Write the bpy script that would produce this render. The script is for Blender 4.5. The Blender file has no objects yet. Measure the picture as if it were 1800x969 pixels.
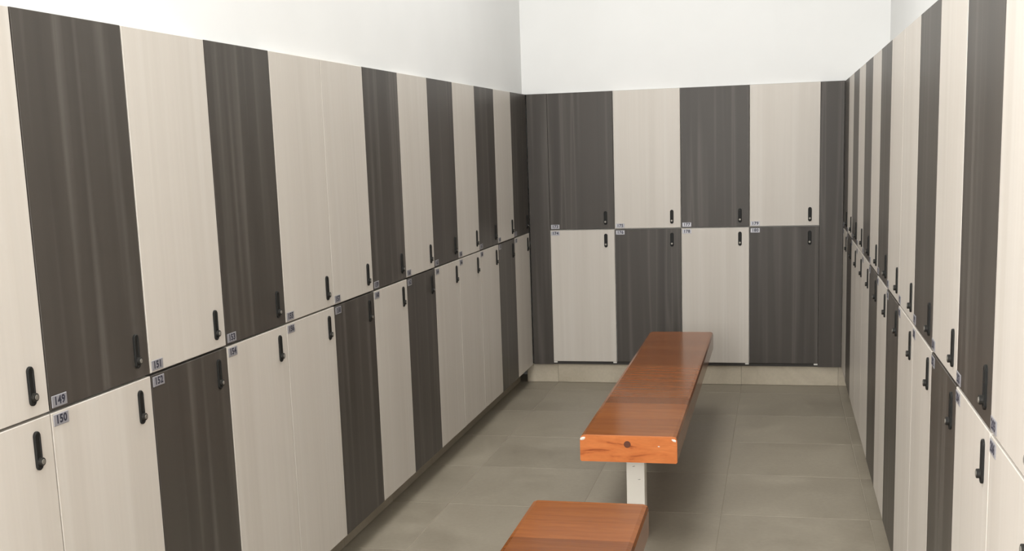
import bpy, bmesh, math, random
from mathutils import Vector, Matrix
random.seed(7)
S = bpy.context.scene
C = S.collection

# ------------------------------------------------------------------ camera
FLOOR_Z = 0.0
MID = 0.949                      # height of the joint between the two locker rows
cam_d = bpy.data.cameras.new('camera')
cam = bpy.data.objects.new('camera', cam_d); C.objects.link(cam)
yaw, pit, rol = 0.2328, -0.1665, -0.0335
fw = Vector((-math.sin(yaw) * math.cos(pit), math.cos(yaw) * math.cos(pit), math.sin(pit)))
r0 = Vector((math.cos(yaw), math.sin(yaw), 0)); u0 = r0.cross(fw)
rt = r0 * math.cos(rol) + u0 * math.sin(rol)
up = -r0 * math.sin(rol) + u0 * math.cos(rol)
M = Matrix.Identity(4)
for i in range(3):
    M[i][0] = rt[i]; M[i][1] = up[i]; M[i][2] = -fw[i]
M.translation = Vector((1.4973, -6.888, 0.521 + MID))
cam.matrix_world = M
cam_d.sensor_width = 36.0
cam_d.lens = 2004.07 / 1800 * 36
cam_d.shift_y = 111.2 / 1800
cam_d.clip_start = 0.02
S.camera = cam

# ------------------------------------------------------------------ world, light, exposure
world = bpy.data.worlds.new('overcast_sky'); S.world = world
world.use_nodes = True
bg = world.node_tree.nodes['Background']
bg.inputs[0].default_value = (0.93, 0.97, 1.0, 1); bg.inputs[1].default_value = 1.0

CEIL = 3.6
WR = 1.8603                       # distance between the two locker fronts
REAR = -9.6

def area(name, loc, rot, sx, sy, power, col):
    l = bpy.data.lights.new(name, 'AREA'); l.shape = 'RECTANGLE'; l.size = sx; l.size_y = sy
    l.energy = power; l.color = col
    o = bpy.data.objects.new(name, l); C.objects.link(o); o.location = loc; o.rotation_euler = rot
    return o
# daylight from added, unseen roof lights and windows, placed and sized to balance brightness
SKYS = ((0.05, 0.65, -6.6, -3.7), (0.55, 1.15, -2.75, -1.15))   # two added roof lights: x0, x1, y0, y1
WIN = (-0.02, 1.02, 0.9, 3.0)    # unseen rear window, narrowed to balance the light: x0, x1, z0, z1
SIDE = (-9.3, -6.2, 0.9, 2.9)    # left window added behind the viewer to brighten the right bank: y0, y1, z0, z1
for p0, p1, q0, q1 in SKYS:
    area('added_roof_light', ((p0 + p1) / 2, (q0 + q1) / 2, CEIL + 0.01), (0, 0, 0),
         p1 - p0, q1 - q0, 23.0 * (q1 - q0), (1.0, 0.99, 0.97))
area('unseen_rear_window_light', ((WIN[0] + WIN[1]) / 2, REAR - 0.01, (WIN[2] + WIN[3]) / 2), (math.radians(90), 0, 0),
     WIN[1] - WIN[0], WIN[3] - WIN[2], 160, (1.0, 0.985, 0.965))
area('added_side_window_light', (-0.04, (SIDE[0] + SIDE[1]) / 2, (SIDE[2] + SIDE[3]) / 2), (0, math.radians(-90), 0),
     SIDE[3] - SIDE[2], SIDE[1] - SIDE[0], 164, (0.98, 0.99, 1.0))

vs = S.view_settings
vs.view_transform = 'Standard'; vs.look = 'None'; vs.gamma = 1.0; vs.exposure = -0.21
vs.use_curve_mapping = False

# ------------------------------------------------------------------ materials
def mat(name, rough=0.5, spec=0.5, col=(0.5, 0.5, 0.5), metal=0.0):
    m = bpy.data.materials.new(name); m.use_nodes = True
    b = m.node_tree.nodes['Principled BSDF']
    b.inputs['Base Color'].default_value = (*col, 1); b.inputs['Roughness'].default_value = rough
    b.inputs['Specular IOR Level'].default_value = spec; b.inputs['Metallic'].default_value = metal
    return m, m.node_tree, b
def N(t, kind, **kw):
    n = t.nodes.new(kind)
    for k, v in kw.items(): setattr(n, k, v)
    return n
def ramp(t, stops, interp='LINEAR'):
    n = t.nodes.new('ShaderNodeValToRGB'); cr = n.color_ramp; cr.interpolation = interp
    while len(cr.elements) < len(stops): cr.elements.new(0.5)
    for e, (p, c) in zip(cr.elements, stops): e.position = p; e.color = (*c, 1) if len(c) == 3 else c
    return n
def coords(t, scale, jitter=(7.0, 3.0, 11.0), use_random=True):
    tc = N(t, 'ShaderNodeTexCoord'); mp = N(t, 'ShaderNodeMapping'); mp.inputs['Scale'].default_value = scale
    if use_random:
        oi = N(t, 'ShaderNodeObjectInfo'); vm = N(t, 'ShaderNodeVectorMath', operation='SCALE')
        vm.inputs[0].default_value = jitter; t.links.new(oi.outputs['Random'], vm.inputs['Scale'])
        ad = N(t, 'ShaderNodeVectorMath', operation='ADD')
        t.links.new(tc.outputs['Object'], ad.inputs[0]); t.links.new(vm.outputs[0], ad.inputs[1])
        t.links.new(ad.outputs[0], mp.inputs['Vector'])
    else:
        t.links.new(tc.outputs['Object'], mp.inputs['Vector'])
    return mp
def noise(t, mp, scale, detail=3.0, rough=0.55):
    n = N(t, 'ShaderNodeTexNoise'); n.inputs['Scale'].default_value = scale
    n.inputs['Detail'].default_value = detail; n.inputs['Roughness'].default_value = rough
    t.links.new(mp.outputs[0], n.inputs['Vector']); return n
def mix(t, fac, a, b, mode='MIX'):
    n = N(t, 'ShaderNodeMix', data_type='RGBA', blend_type=mode)
    for sock, v in ((n.inputs[0], fac), (n.inputs[6], a), (n.inputs[7], b)):
        if hasattr(v, 'links') or hasattr(v, 'is_linked'): t.links.new(v, sock)
        elif isinstance(v, (int, float)): sock.default_value = v
        else: sock.default_value = (*v, 1)
    return n.outputs[2]

def laminate(name, base, streak, dark, rough, spec, amt):
    m, t, b = mat(name, rough, spec)
    mp = coords(t, (1.0, 1.0, 0.022), (9.0, 0.0, 31.0))
    wide = noise(t, mp, 9.0, 2.0, 0.5)
    fine = noise(t, mp, 70.0, 3.0, 0.6)
    thin = noise(t, mp, 21.0, 1.0, 0.4)
    r1 = ramp(t, [(0.30, dark), (0.55, base), (0.75, base)]); t.links.new(wide.outputs['Fac'], r1.inputs[0])
    r2 = ramp(t, [(0.52, (0, 0, 0)), (0.60, (amt * 0.45,) * 3), (0.655, (amt,) * 3), (0.70, (amt * 0.3,) * 3)]); t.links.new(thin.outputs['Fac'], r2.inputs[0])
    c = mix(t, r2.outputs[0], r1.outputs[0], streak)
    r3 = ramp(t, [(0.3, (0.975,) * 3), (0.7, (1.02,) * 3)]); t.links.new(fine.outputs['Fac'], r3.inputs[0])
    c = mix(t, 1.0, c, r3.outputs[0], 'MULTIPLY')
    t.links.new(c, b.inputs['Base Color'])
    bp = N(t, 'ShaderNodeBump'); bp.inputs['Strength'].default_value = 0.03; bp.inputs['Distance'].default_value = 0.002
    t.links.new(fine.outputs['Fac'], bp.inputs['Height']); t.links.new(bp.outputs[0], b.inputs['Normal'])
    return m
M_LIGHT = laminate('pale_wood_laminate', (0.555, 0.510, 0.455), (0.58, 0.54, 0.487), (0.52, 0.475, 0.42), 0.40, 0.5, 0.6)
M_DARK = laminate('charcoal_wood_laminate', (0.060, 0.0515, 0.0435), (0.106, 0.094, 0.082), (0.046, 0.039, 0.033), 0.40, 0.3, 0.75)
M_CARC = mat('white_melamine', 0.5, 0.4, (0.72, 0.70, 0.65))[0]
M_BLACK = mat('black_plastic', 0.5, 0.25, (0.010, 0.010, 0.009))[0]
M_KNOB = mat('brushed_lock_metal', 0.45, 0.5, (0.27, 0.255, 0.225), 0.7)[0]
M_DKNOB = mat('dark_lock_barrel', 0.5, 0.25, (0.016, 0.015, 0.013))[0]
M_PLATE = mat('silver_plate', 0.42, 0.5, (0.37, 0.365, 0.39), 0.5)[0]
M_NUM = mat('numeral_ink', 0.6, 0.3, (0.03, 0.03, 0.045))[0]
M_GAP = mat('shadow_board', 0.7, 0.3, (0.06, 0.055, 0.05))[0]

def wall_mat():
    m, t, b = mat('white_wall_paint', 0.75, 0.3)
    n = noise(t, coords(t, (1, 1, 1), use_random=False), 2.0, 3.0)
    r = ramp(t, [(0.3, (0.76, 0.76, 0.748)), (0.7, (0.79, 0.79, 0.778))]); t.links.new(n.outputs['Fac'], r.inputs[0])
    t.links.new(r.outputs[0], b.inputs['Base Color'])
    f = noise(t, coords(t, (1, 1, 1), use_random=False), 220.0, 2.0)
    bp = N(t, 'ShaderNodeBump'); bp.inputs['Strength'].default_value = 0.04; bp.inputs['Distance'].default_value = 0.001
    t.links.new(f.outputs['Fac'], bp.inputs['Height']); t.links.new(bp.outputs[0], b.inputs['Normal'])
    return m
M_WALL = wall_mat()
M_CEIL = mat('ceiling_paint', 0.8, 0.3, (0.83, 0.83, 0.81))[0]
M_GROUT = mat('pale_grout', 0.85, 0.2, (0.290, 0.257, 0.204))[0]

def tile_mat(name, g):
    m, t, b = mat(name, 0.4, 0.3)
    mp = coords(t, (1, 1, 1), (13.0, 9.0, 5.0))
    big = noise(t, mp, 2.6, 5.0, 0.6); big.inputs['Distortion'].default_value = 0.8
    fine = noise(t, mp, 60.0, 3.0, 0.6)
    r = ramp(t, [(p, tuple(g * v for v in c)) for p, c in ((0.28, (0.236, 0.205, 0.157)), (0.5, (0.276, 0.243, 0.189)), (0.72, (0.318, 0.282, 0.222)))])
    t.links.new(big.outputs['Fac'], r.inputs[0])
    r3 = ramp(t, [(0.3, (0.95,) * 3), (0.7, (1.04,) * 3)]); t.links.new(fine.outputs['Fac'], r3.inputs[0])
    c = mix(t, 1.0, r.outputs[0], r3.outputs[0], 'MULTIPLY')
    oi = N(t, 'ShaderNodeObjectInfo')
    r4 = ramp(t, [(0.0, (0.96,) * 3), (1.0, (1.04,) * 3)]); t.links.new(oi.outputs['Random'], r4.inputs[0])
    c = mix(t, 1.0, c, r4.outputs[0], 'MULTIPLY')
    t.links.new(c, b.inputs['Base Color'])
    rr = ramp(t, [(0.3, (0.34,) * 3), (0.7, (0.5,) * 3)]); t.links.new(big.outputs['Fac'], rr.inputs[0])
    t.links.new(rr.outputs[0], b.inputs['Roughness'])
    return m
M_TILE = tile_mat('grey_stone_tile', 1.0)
M_PTILE = tile_mat('lit_stone_tile', 1.8)  # floor tile for the back plinth, frontal light painted in as brighter colour
M_STILE = tile_mat('side_plinth_tile', 1.25)  # floor tile with its colour brightened to offset shade under the lockers

def bench_mat(name, scale, tones, rough, coat):
    m, t, b = mat(name, rough, 0.12)
    mp = coords(t, scale, (5.0, 17.0, 9.0))
    g = noise(t, mp, 7.0, 5.0, 0.65); g.inputs['Distortion'].default_value = 0.6
    fine = noise(t, mp, 45.0, 3.0, 0.6)
    r = ramp(t, tones); t.links.new(g.outputs['Fac'], r.inputs[0])
    r3 = ramp(t, [(0.3, (0.93,) * 3), (0.7, (1.05,) * 3)]); t.links.new(fine.outputs['Fac'], r3.inputs[0])
    c = mix(t, 1.0, r.outputs[0], r3.outputs[0], 'MULTIPLY')
    oi = N(t, 'ShaderNodeObjectInfo')
    r4 = ramp(t, [(0.0, (0.74, 0.72, 0.70)), (0.35, (0.94, 0.95, 0.97)), (0.75, (1.06, 1.05, 1.06)), (1.0, (1.22, 1.24, 1.30))]); t.links.new(oi.outputs['Random'], r4.inputs[0])
    c = mix(t, 1.0, c, r4.outputs[0], 'MULTIPLY')
    t.links.new(c, b.inputs['Base Color'])
    b.inputs['Coat Weight'].default_value = coat; b.inputs['Coat Roughness'].default_value = 0.16
    return m
M_BENCH = bench_mat('varnished_red_timber', (0.5, 6.0, 3.0),
                    [(0.25, (0.175, 0.052, 0.011)), (0.5, (0.220, 0.068, 0.0145)), (0.78, (0.268, 0.089, 0.021))], 0.16, 0.0)
M_BEND = bench_mat('orange_end_timber', (0.9, 3.0, 4.0),
                   [(0.30, (0.26, 0.060, 0.018)), (0.40, (0.51, 0.152, 0.044)), (0.75, (0.61, 0.205, 0.064))], 0.42, 0.0)
M_DKWOOD = mat('dark_bolt_plug', 0.6, 0.3, (0.11, 0.035, 0.018))[0]
M_CHIP = mat('bare_chip', 0.7, 0.3, (0.75, 0.70, 0.64))[0]
M_POST = mat('cream_painted_steel', 0.45, 0.5, (0.90, 0.86, 0.78))[0]
M_SCUFF = mat('scuff_mark', 0.8, 0.2, (0.28, 0.25, 0.21))[0]

# ------------------------------------------------------------------ helpers
def mesh_of(bm, name, m, smooth=False):
    bmesh.ops.recalc_face_normals(bm, faces=bm.faces[:])
    me = bpy.data.meshes.new(name); bm.to_mesh(me); bm.free()
    me.materials.append(m)
    if smooth:
        for p in me.polygons: p.use_smooth = True
    return me
def box(bm, x0, x1, y0, y1, z0, z1, bev=0.0, seg=1):
    b2 = bmesh.new()
    bmesh.ops.create_cube(b2, size=1.0)
    for v in b2.verts:
        v.co = Vector(((x0 + x1) / 2 + v.co.x * (x1 - x0), (y0 + y1) / 2 + v.co.y * (y1 - y0), (z0 + z1) / 2 + v.co.z * (z1 - z0)))
    if bev > 0:
        bmesh.ops.bevel(b2, geom=b2.edges[:], offset=bev, segments=seg, affect='EDGES', profile=0.6)
    tmp = bpy.data.meshes.new('tmp'); b2.to_mesh(tmp); b2.free(); bm.from_mesh(tmp); bpy.data.meshes.remove(tmp)
def box_mesh(name, m, *a, **k):
    bm = bmesh.new(); box(bm, *a, **k); return mesh_of(bm, name, m)
def prism_y(bm, pts, y0, y1):
    """profile in x/z extruded along y"""
    a = [bm.verts.new((x, y0, z)) for x, z in pts]; b = [bm.verts.new((x, y1, z)) for x, z in pts]
    n = len(pts); bm.faces.new(a); bm.faces.new(b[::-1])
    for i in range(n): bm.faces.new((a[i], b[i], b[(i + 1) % n], a[(i + 1) % n]))
def obj(name, me, parent=None, loc=(0, 0, 0), rotz=0.0):
    o = bpy.data.objects.new(name, me); C.objects.link(o); o.parent = parent; o.location = loc
    o.rotation_euler = (0, 0, rotz); return o
def tag(o, label=None, cat=None, group=None, kind=None):
    if label: o['label'] = label
    if cat: o['category'] = cat
    if group: o['group'] = group
    if kind: o['kind'] = kind
    return o
def thing(name, label, cat, loc, rotz=0.0, group=None):
    return tag(obj(name, None, None, loc, rotz), label, cat, group)

# ------------------------------------------------------------------ room shell
PZ = 0.119                        # top of the tiled plinth
TOP = 1.780                       # top of the lockers
LW, RW, BW = -0.03, WR + 0.24, 0.03     # wall planes above the lockers (left, right, back)
DEPTH = 0.235
T = 0.57                          # outer face of walls
def struct(name, me, label=None):
    o = obj(name, me); o['kind'] = 'structure'
    if label: o['label'] = label
    return o
bm = bmesh.new()
box(bm, -0.45, LW, SIDE[1], 0.45, TOP + 0.002, CEIL); box(bm, -0.45, -0.245, SIDE[1], 0.45, 0, TOP + 0.002)
box(bm, -0.245, LW, SIDE[1], -5.30, 0, TOP + 0.002)
box(bm, -0.45, LW, REAR, SIDE[0], 0, CEIL); box(bm, -0.45, LW, SIDE[0], SIDE[1], 0, SIDE[2]); box(bm, -0.45, LW, SIDE[0], SIDE[1], SIDE[3], CEIL)
struct('wall_left', mesh_of(bm, 'wall_left', M_WALL), 'plain white painted wall above the left locker bank')
bm = bmesh.new()
box(bm, RW, RW + 0.2, REAR, 0.45, 0, CEIL); box(bm, WR + 0.03, RW, REAR, -5.30, 0, TOP)
struct('wall_right', mesh_of(bm, 'wall_right', M_WALL), 'plain white painted wall above the right locker bank')
bm = bmesh.new()
box(bm, LW, RW, BW, 0.45, TOP + 0.002, CEIL); box(bm, -0.245, RW, 0.262, 0.45, 0, TOP + 0.002)
struct('wall_back', mesh_of(bm, 'wall_back', M_WALL), 'plain white painted end wall above the facing lockers')
bm = bmesh.new()
y0, y1 = REAR - 0.2, REAR
box(bm, -0.45, WIN[0], y0, y1, 0, CEIL); box(bm, WIN[1], RW + 0.2, y0, y1, 0, CEIL)
box(bm, WIN[0], WIN[1], y0, y1, 0, WIN[2]); box(bm, WIN[0], WIN[1], y0, y1, WIN[3], CEIL)
struct('wall_rear', mesh_of(bm, 'wall_rear', M_WALL), 'white wall with an unseen tall window added behind the viewer')
bm = bmesh.new()
X0, X1 = -0.45, RW + 0.2
yy = REAR - 0.2
for p0, p1, q0, q1 in SKYS:
    box(bm, X0, X1, yy, q0, CEIL, CEIL + 0.15); box(bm, X0, p0, q0, q1, CEIL, CEIL + 0.15); box(bm, p1, X1, q0, q1, CEIL, CEIL + 0.15); yy = q1
box(bm, X0, X1, yy, 0.45, CEIL, CEIL + 0.15)
struct('ceiling', mesh_of(bm, 'ceiling', M_CEIL), 'white ceiling with two added narrow roof lights')

# floor of large grey tiles
G = 0.565; JX = [-0.415, 0.15, 0.715, 1.28, 1.845]; Y0 = -0.2
FX0, FX1, FY1 = -0.100, WR + 0.100, 0.032
floor = struct('floor', box_mesh('floor', M_GROUT, -0.45, RW + 0.2, REAR - 0.2, 0.45, -0.12, -0.0012), 'large square grey stone floor tiles with thin pale joints')
_cache = {}
def tile_mesh(w, l):
    k = (round(w, 3), round(l, 3))
    if k not in _cache:
        _cache[k] = box_mesh('floor_tile', M_TILE, 0, w, 0, l, -0.010, 0.0, bev=0.0012)
    return _cache[k]
xs = [FX0, 0.15, 0.715, 1.28, 1.845, FX1]
ys = [FY1, Y0] + [Y0 - G * i for i in range(1, 10)]
J = 0.0010
for i in range(len(xs) - 1):
    for j in range(len(ys) - 1):
        obj('floor_tile', tile_mesh(xs[i + 1] - xs[i] - 2 * J, ys[j] - ys[j + 1] - 2 * J), floor, (xs[i] + J, ys[j + 1] + J, 0))
obj('floor_slab', box_mesh('floor_slab', M_TILE, -0.03, WR + 0.03, REAR, ys[-1] - J, -0.01, 0.0), floor)

# tiled plinths under the lockers: upright tiles on a grout core
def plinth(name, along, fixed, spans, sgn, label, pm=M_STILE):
    bm = bmesh.new(); a0, a1 = spans[0][0], spans[-1][1]; th = 0.012
    def bx(b, p0, p1, d0, d1, z0, z1, bev=0):
        lo, hi = min(d0, d1), max(d0, d1)
        if along == 'x': box(b, p0, p1, lo, hi, z0, z1, bev)
        else: box(b, lo, hi, p0, p1, z0, z1, bev)
    bx(bm, a0, a1, fixed + sgn * 0.0015, fixed + sgn * 0.02, 0.0005, PZ - 0.002)
    root = struct(name, mesh_of(bm, name, M_GROUT), label)
    for p0, p1 in spans:
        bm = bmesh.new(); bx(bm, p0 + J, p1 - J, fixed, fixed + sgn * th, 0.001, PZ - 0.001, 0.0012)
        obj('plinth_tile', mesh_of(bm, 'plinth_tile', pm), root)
plinth('baseboard_back', 'x', 0.030, [(-0.05, 0.15), (0.15, 0.715), (0.715, 1.28), (1.28, 1.845), (1.845, WR + 0.05)], 1, 'tiled plinth with frontal light painted into its colour, below the facing lockers', M_PTILE)
sp = [(ys[j + 1], ys[j]) for j in range(len(ys) - 2, -1, -1)]
sp[-1] = (sp[-1][0], 0.028)
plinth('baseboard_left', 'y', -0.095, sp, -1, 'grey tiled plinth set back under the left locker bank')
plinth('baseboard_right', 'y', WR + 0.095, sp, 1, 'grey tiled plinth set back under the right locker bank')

# ------------------------------------------------------------------ lockers
W = 0.4
TH = 0.018
def door_mesh(w, z0, z1, m):
    k = ('door', round(w, 4), round(z0, 4), round(z1, 4), m.name)
    if k not in _cache:
        _cache[k] = box_mesh('door', m, 0.002, w - 0.002, 0, TH, z0, z1, bev=0.0013 if m is M_LIGHT else 0.0010)
    return _cache[k]
def carcass_mesh(w, h):
    k = ('carcass', round(w, 4), round(h, 4))
    if k not in _cache:
        bm = bmesh.new(); a, b, c, d = 0.0005, w - 0.0005, TH + 0.002, DEPTH; p = 0.016
        box(bm, a, a + p, c, d, 0.0005, h - 0.0005); box(bm, b - p, b, c, d, 0.0005, h - 0.0005)
        box(bm, a + p, b - p, c, d, 0.0005, p); box(bm, a + p, b - p, c, d, h - p, h - 0.0005)
        box(bm, a + p, b - p, d - 0.006, d, p, h - p); box(bm, a + p, b - p, c + 0.02, d - 0.01, h / 2, h / 2 + p)
        _cache[k] = mesh_of(bm, 'carcass', M_CARC)
    return _cache[k]
# lock: upright black pill-shaped pull plate with a lock barrel near its lower end
HW, HH = 0.0205, 0.083
def pull_mesh():
    bm = bmesh.new(); r = HW / 2; L = HH / 2 - r; n = 10
    def ring(rr, y):
        pts = []
        for i in range(n + 1):
            a = math.pi * i / n; pts.append((rr * math.cos(a), L + rr * math.sin(a)))
        for i in range(n + 1):
            a = math.pi + math.pi * i / n; pts.append((rr * math.cos(a), -L + rr * math.sin(a)))
        return [bm.verts.new((x, y, z)) for x, z in pts]
    rings = [ring(r, 0.0), ring(r, -0.0035), ring(r - 0.0015, -0.005), ring(r - 0.0045, -0.005), ring(r - 0.0055, -0.0038)]
    for a, b in zip(rings, rings[1:]):
        for i in range(len(a)): bm.faces.new((a[i], a[(i + 1) % len(a)], b[(i + 1) % len(a)], b[i]))
    bm.faces.new(rings[-1]); bm.faces.new(rings[0][::-1])
    return mesh_of(bm, 'lock_pull', M_BLACK)
def disc(bm, prof, n=20):
    """lathe around -y; prof = [(radius, y)]"""
    rs = []
    for r, y in prof:
        rs.append([bm.verts.new((r * math.cos(2 * math.pi * i / n), y, r * math.sin(2 * math.pi * i / n))) for i in range(n)])
    for a, b in zip(rs, rs[1:]):
        for i in range(n): bm.faces.new((a[i], a[(i + 1) % n], b[(i + 1) % n], b[i]))
    bm.faces.new(rs[-1]); bm.faces.new(rs[0][::-1])
PULL = pull_mesh()
bm = bmesh.new(); disc(bm, [(0.0088, -0.0036), (0.0088, -0.0112), (0.0080, -0.0120), (0.0060, -0.0120)]); BARREL = mesh_of(bm, 'lock_barrel', M_DKNOB)
bm = bmesh.new(); disc(bm, [(0.0056, -0.0116), (0.0056, -0.0126), (0.0050, -0.0131)]); box(bm, -0.0008, 0.0008, -0.0134, -0.0129, -0.004, 0.004); KEYFACE = mesh_of(bm, 'key_face', M_KNOB)
PW, PH = 0.053, 0.0255
def plate_mesh():
    bm = bmesh.new(); box(bm, 0, PW, -0.0016, 0, 0, PH, bev=0.0007)
    return mesh_of(bm, 'number_plate', M_PLATE)
PLATE = plate_mesh()
def num_mesh(txt):
    cu = bpy.data.curves.new('numerals', 'FONT'); cu.body = txt; cu.size = 0.0245; cu.align_x = 'CENTER'; cu.align_y = 'CENTER'
    cu.extrude = 0.0002; cu.offset = 0.0008; cu.resolution_u = 3; cu.space_character = 1.08
    o = bpy.data.objects.new('tmp', cu); C.objects.link(o)
    bpy.context.view_layer.update()
    me = bpy.data.meshes.new_from_object(o.evaluated_get(bpy.context.evaluated_depsgraph_get()))
    bpy.data.objects.remove(o); bpy.data.curves.remove(cu)
    me.transform(Matrix.Rotation(math.radians(90), 4, 'X')); me.materials.clear(); me.materials.append(M_NUM)
    return me
CAP = box_mesh('side_panel_foot', M_CARC, -0.011, 0.011, 0.002, 0.012, -0.010, -0.0005, bev=0.001)

def locker(label, loc, rotz, upper, h, dark, number, group, dz0, dz1, foot=()):
    t = thing('locker', label, 'locker', loc, rotz, group)
    obj('carcass', carcass_mesh(W, h), t)
    obj('door', door_mesh(W, dz0, dz1, M_DARK if dark else M_LIGHT), t)
    hz = dz0 + 0.024 + HH / 2 if upper else dz1 - 0.024 - HH / 2
    p = obj('lock_pull', PULL, t, (W - 0.055, 0, hz))
    k = obj('lock_barrel', BARREL, p, (0, 0, -HH / 2 + 0.0185))
    obj('key_face', KEYFACE, p, (0, 0, -HH / 2 + 0.0185))['label'] = 'round metal keyhole face'
    pz = dz0 + 0.004 if upper else dz1 - 0.005 - PH
    n = obj('number_plate', PLATE, t, (0.007, 0, pz))
    obj('numerals', num_mesh(str(number)), n, (PW / 2, -0.0017, PH / 2))
    for fx in foot:
        obj('side_panel_foot', CAP, t, (fx, 0, dz0))
    return t
ORD = ['first', 'second', 'third', 'fourth', 'fifth', 'sixth', 'seventh', 'eighth', 'ninth', 'tenth', 'eleventh', 'twelfth', 'thirteenth']
U = 'DLDLDLDLLDLDL'        # upper row, from the far corner towards the viewer (both sides)
Lo = 'LDLLLDLDLLDLL'       # lower row
dL, dR = 0.022, 0.0063
READ = {149: ', nearest dark upper door', 150: ', under the nearest dark door', 151: '', 152: '', 153: ', second dark upper door', 154: ', under the second dark door'}
def tone(c): return 'dark charcoal wood-grain' if c == 'D' else 'pale cream wood-grain'
for k in range(13):
    for row, pat in ((1, U), (0, Lo)):
        z = MID if row else PZ; h = TOP - MID if row else MID - PZ
        d0, d1 = (0.003, h) if row else (0.001, h - 0.003)
        rn = 'upper' if row else 'lower'
        nl = 147 + 2 * (12 - k) + (0 if row else 1)
        if nl in READ: lab = f'{tone(pat[k])} left-bank locker numbered {nl}{READ[nl] or ", " + rn + " row"}'
        elif k == 12: lab = f'{tone(pat[k])} {rn} locker at the near left edge, beside number {149 if row else 150}'
        elif k == 0: lab = f'{tone(pat[k])} {rn} locker of the left bank, in the far corner'
        else: lab = f'{tone(pat[k])} {rn} locker in the left bank, {ORD[k]} from the far corner'
        locker(lab, (0, -dL - W * (k + 1), z), math.pi / 2, row, h, pat[k] == 'D', nl, f'{rn} lockers of the left bank', d0, d1)
        nr = 181 + 2 * k + (0 if row else 1)
        if k == 12: lab = f'{tone(pat[k])} {rn} locker at the near right edge'
        elif k == 0: lab = f'{tone(pat[k])} {rn} locker of the right bank, in the far corner'
        else: lab = f'{tone(pat[k])} {rn} locker in the right bank, {ORD[k]} from the far corner'
        locker(lab, (WR, -dR - W * k, z), -math.pi / 2, row, h, pat[k] == 'D', nr, f'{rn} lockers of the right bank', d0, d1)
XB = 0.127; MB = MID + 0.010
where = ['beside the left filler panel', 'left of centre', 'right of centre', 'beside the right filler panel']
for c in range(4):
    for row, pat in ((1, 'DLDL'), (0, 'LDLD')):
        z = MB if row else PZ + 0.001; h = TOP - MB if row else MB - PZ - 0.001
        d0, d1 = (0.003, h) if row else (0.020, h - 0.003)
        rn = 'upper' if row else 'lower'
        locker(f'{tone(pat[c])} {rn} locker on the end wall, {where[c]}', (XB + W * c, 0, z), 0, row, h,
               pat[c] == 'D', 173 + 2 * c + (0 if row else 1), f'{rn} lockers of the end wall', d0, d1,
               () if row else ((0.013, W - 0.013) if c == 0 else (W - 0.013,)))
# dark filler panels closing the corners of the end wall
for x0, x1, side in ((0.0015, XB + 0.0005, 'left'), (XB + 4 * W - 0.0005, WR - 0.0015, 'right')):
    f = obj('filler_panel', box_mesh('filler_panel', M_DARK, 0, x1 - x0, 0, TH, 0, TOP - PZ - 0.001, bev=0.0008), None, (x0, 0, PZ + 0.001))
    tag(f, f'tall narrow dark charcoal filler panel in the {side} far corner', 'panel', 'corner filler panels')
b = obj('gap_shade_board', box_mesh('gap_shade_board', M_GAP, 0, 4 * W - 0.002, 0, 0.006, 0, 0.018), None, (XB + 0.001, 0.013, PZ + 0.0005))  # added dark strip that paints the shade of the gap
tag(b, 'thin added dark board painting the shade in the gap beneath the facing lower lockers', 'board')

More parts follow.
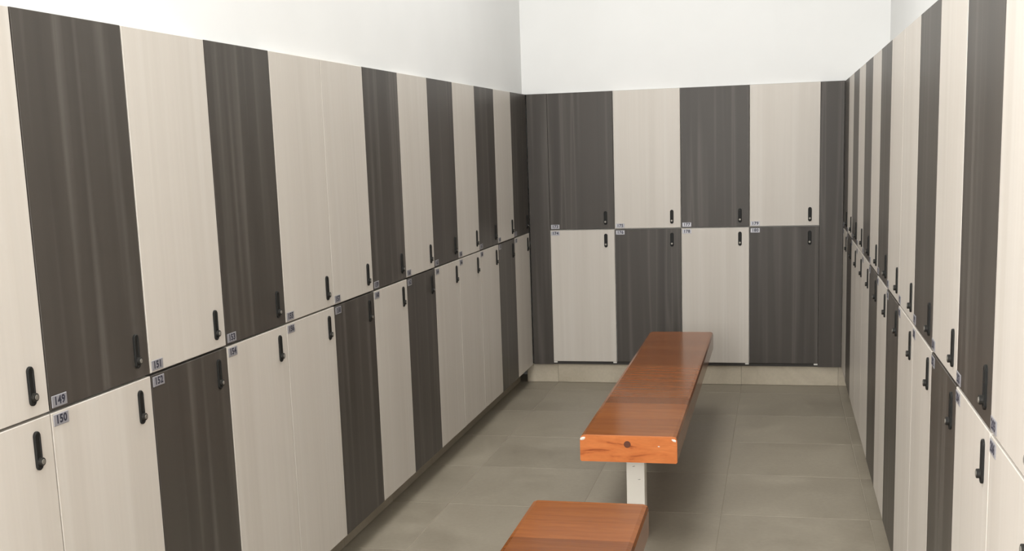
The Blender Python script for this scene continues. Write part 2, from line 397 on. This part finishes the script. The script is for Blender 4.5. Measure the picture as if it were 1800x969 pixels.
# ------------------------------------------------------------------ benches
BZ, BT = 0.4500, 0.0945
def bench(label, x0, x1, yn, yf, seed, leg_ys, chips):
    rnd = random.Random(seed); w = x1 - x0
    t = thing('bench', label, 'bench', ((x0 + x1) / 2, yn, 0), 0, 'timber benches along the aisle')
    L = yf - yn; hw = w / 2; c = 0.015; cap = 0.014
    prof = [(-hw, BZ - BT + 0.004), (-hw + 0.004, BZ - BT), (hw - 0.004, BZ - BT), (hw, BZ - BT + 0.004), (hw, BZ - c), (hw - 0.004, BZ - 0.004), (hw - c, BZ), (-hw + c, BZ), (-hw + 0.004, BZ - 0.004), (-hw, BZ - c)]
    y = cap; ends = []
    while y < L - cap - 1e-6:
        s = rnd.choice([0.05, 0.085, 0.11, 0.14, 0.17, 0.20]); ny = y + s
        if L - cap - ny < 0.06: ny = L - cap
        bm = bmesh.new(); prism_y(bm, prof, 0, ny - y - 0.0004)
        obj('plank', mesh_of(bm, 'plank', M_BENCH), t, (0, y, 0)); y = ny
    for yy in (0, L - cap):
        bm = bmesh.new(); prism_y(bm, prof, 0, cap - 0.0006)
        e = obj('end_board', mesh_of(bm, 'end_board', M_BEND if yy == 0 else M_BENCH), t, (0, yy, 0))
        if yy == 0: e['label'] = 'orange-brown end board with knots'
        if yy == 0 and chips:
            bm = bmesh.new(); disc(bm, [(0.0122, 0.002), (0.0122, -0.0010), (0.0112, -0.0014)], 18)
            obj('bolt_plug', mesh_of(bm, 'bolt_plug', M_DKWOOD), e, (-0.003, 0, BZ - 0.029))['label'] = 'round dark bolt plug'
            for sx, sc in ((-1, 1.0), (1, 0.8)):
                bm = bmesh.new(); bmesh.ops.create_icosphere(bm, subdivisions=2, radius=0.007)
                for v in bm.verts:
                    v.co.x *= 1.55 * sc; v.co.y *= 0.5; v.co.z *= 0.95 * sc; v.co.z += v.co.x * (0.35 if sx < 0 else -0.35)
                    v.co += Vector((rnd.uniform(-1, 1), 0, rnd.uniform(-1, 1))) * 0.0016
                obj('chipped_corner', mesh_of(bm, 'chipped_corner', M_CHIP), e, (sx * (hw - 0.0105), 0.0014, BZ - 0.0115))['label'] = 'pale chipped corner'
            bm = bmesh.new(); bmesh.ops.create_icosphere(bm, subdivisions=2, radius=0.004)
            for v in bm.verts: v.co.y *= 0.3; v.co.z *= 0.5
            obj('chip', mesh_of(bm, 'chip', M_CHIP), e, (0.108, 0.0004, BZ - 0.034))
    pw = 0.034
    for ly in leg_ys:
        bm = bmesh.new(); box(bm, -pw, pw, -pw, pw, 0.0, BZ - BT - 0.006, bev=0.004, seg=2)
        lg = obj('leg', mesh_of(bm, 'leg', M_POST), t, (0, ly, 0))
        obj('top_bracket', box_mesh('top_bracket', M_BLACK, -0.055, 0.055, -0.075, 0.075, BZ - BT - 0.006, BZ - BT, bev=0.001), lg)
        if chips and ly == leg_ys[0]:
            for sx, sz, rr in ((-0.006, 0.285, 0.5), (0.014, 0.235, 0.3), (0.02, 0.32, 0.9)):
                bm = bmesh.new(); bmesh.ops.create_icosphere(bm, subdivisions=1, radius=0.006)
                for v in bm.verts: v.co.y *= 0.06; v.co.z *= 0.22; v.co.z += v.co.x * rr * 0.4
                obj('scuff', mesh_of(bm, 'scuff', M_SCUFF), lg, (sx, -pw, sz))
    return t
bench('long varnished red-brown timber bench on cream posts, nearer the end wall', 0.8105, 1.1544, -2.995, -0.730, 3, (0.229, 2.02), True)
bench('varnished red-brown timber bench cut off by the bottom of the view', 0.7993, 1.1387, -6.00, -3.7527, 11, (0.229, 2.0), False)
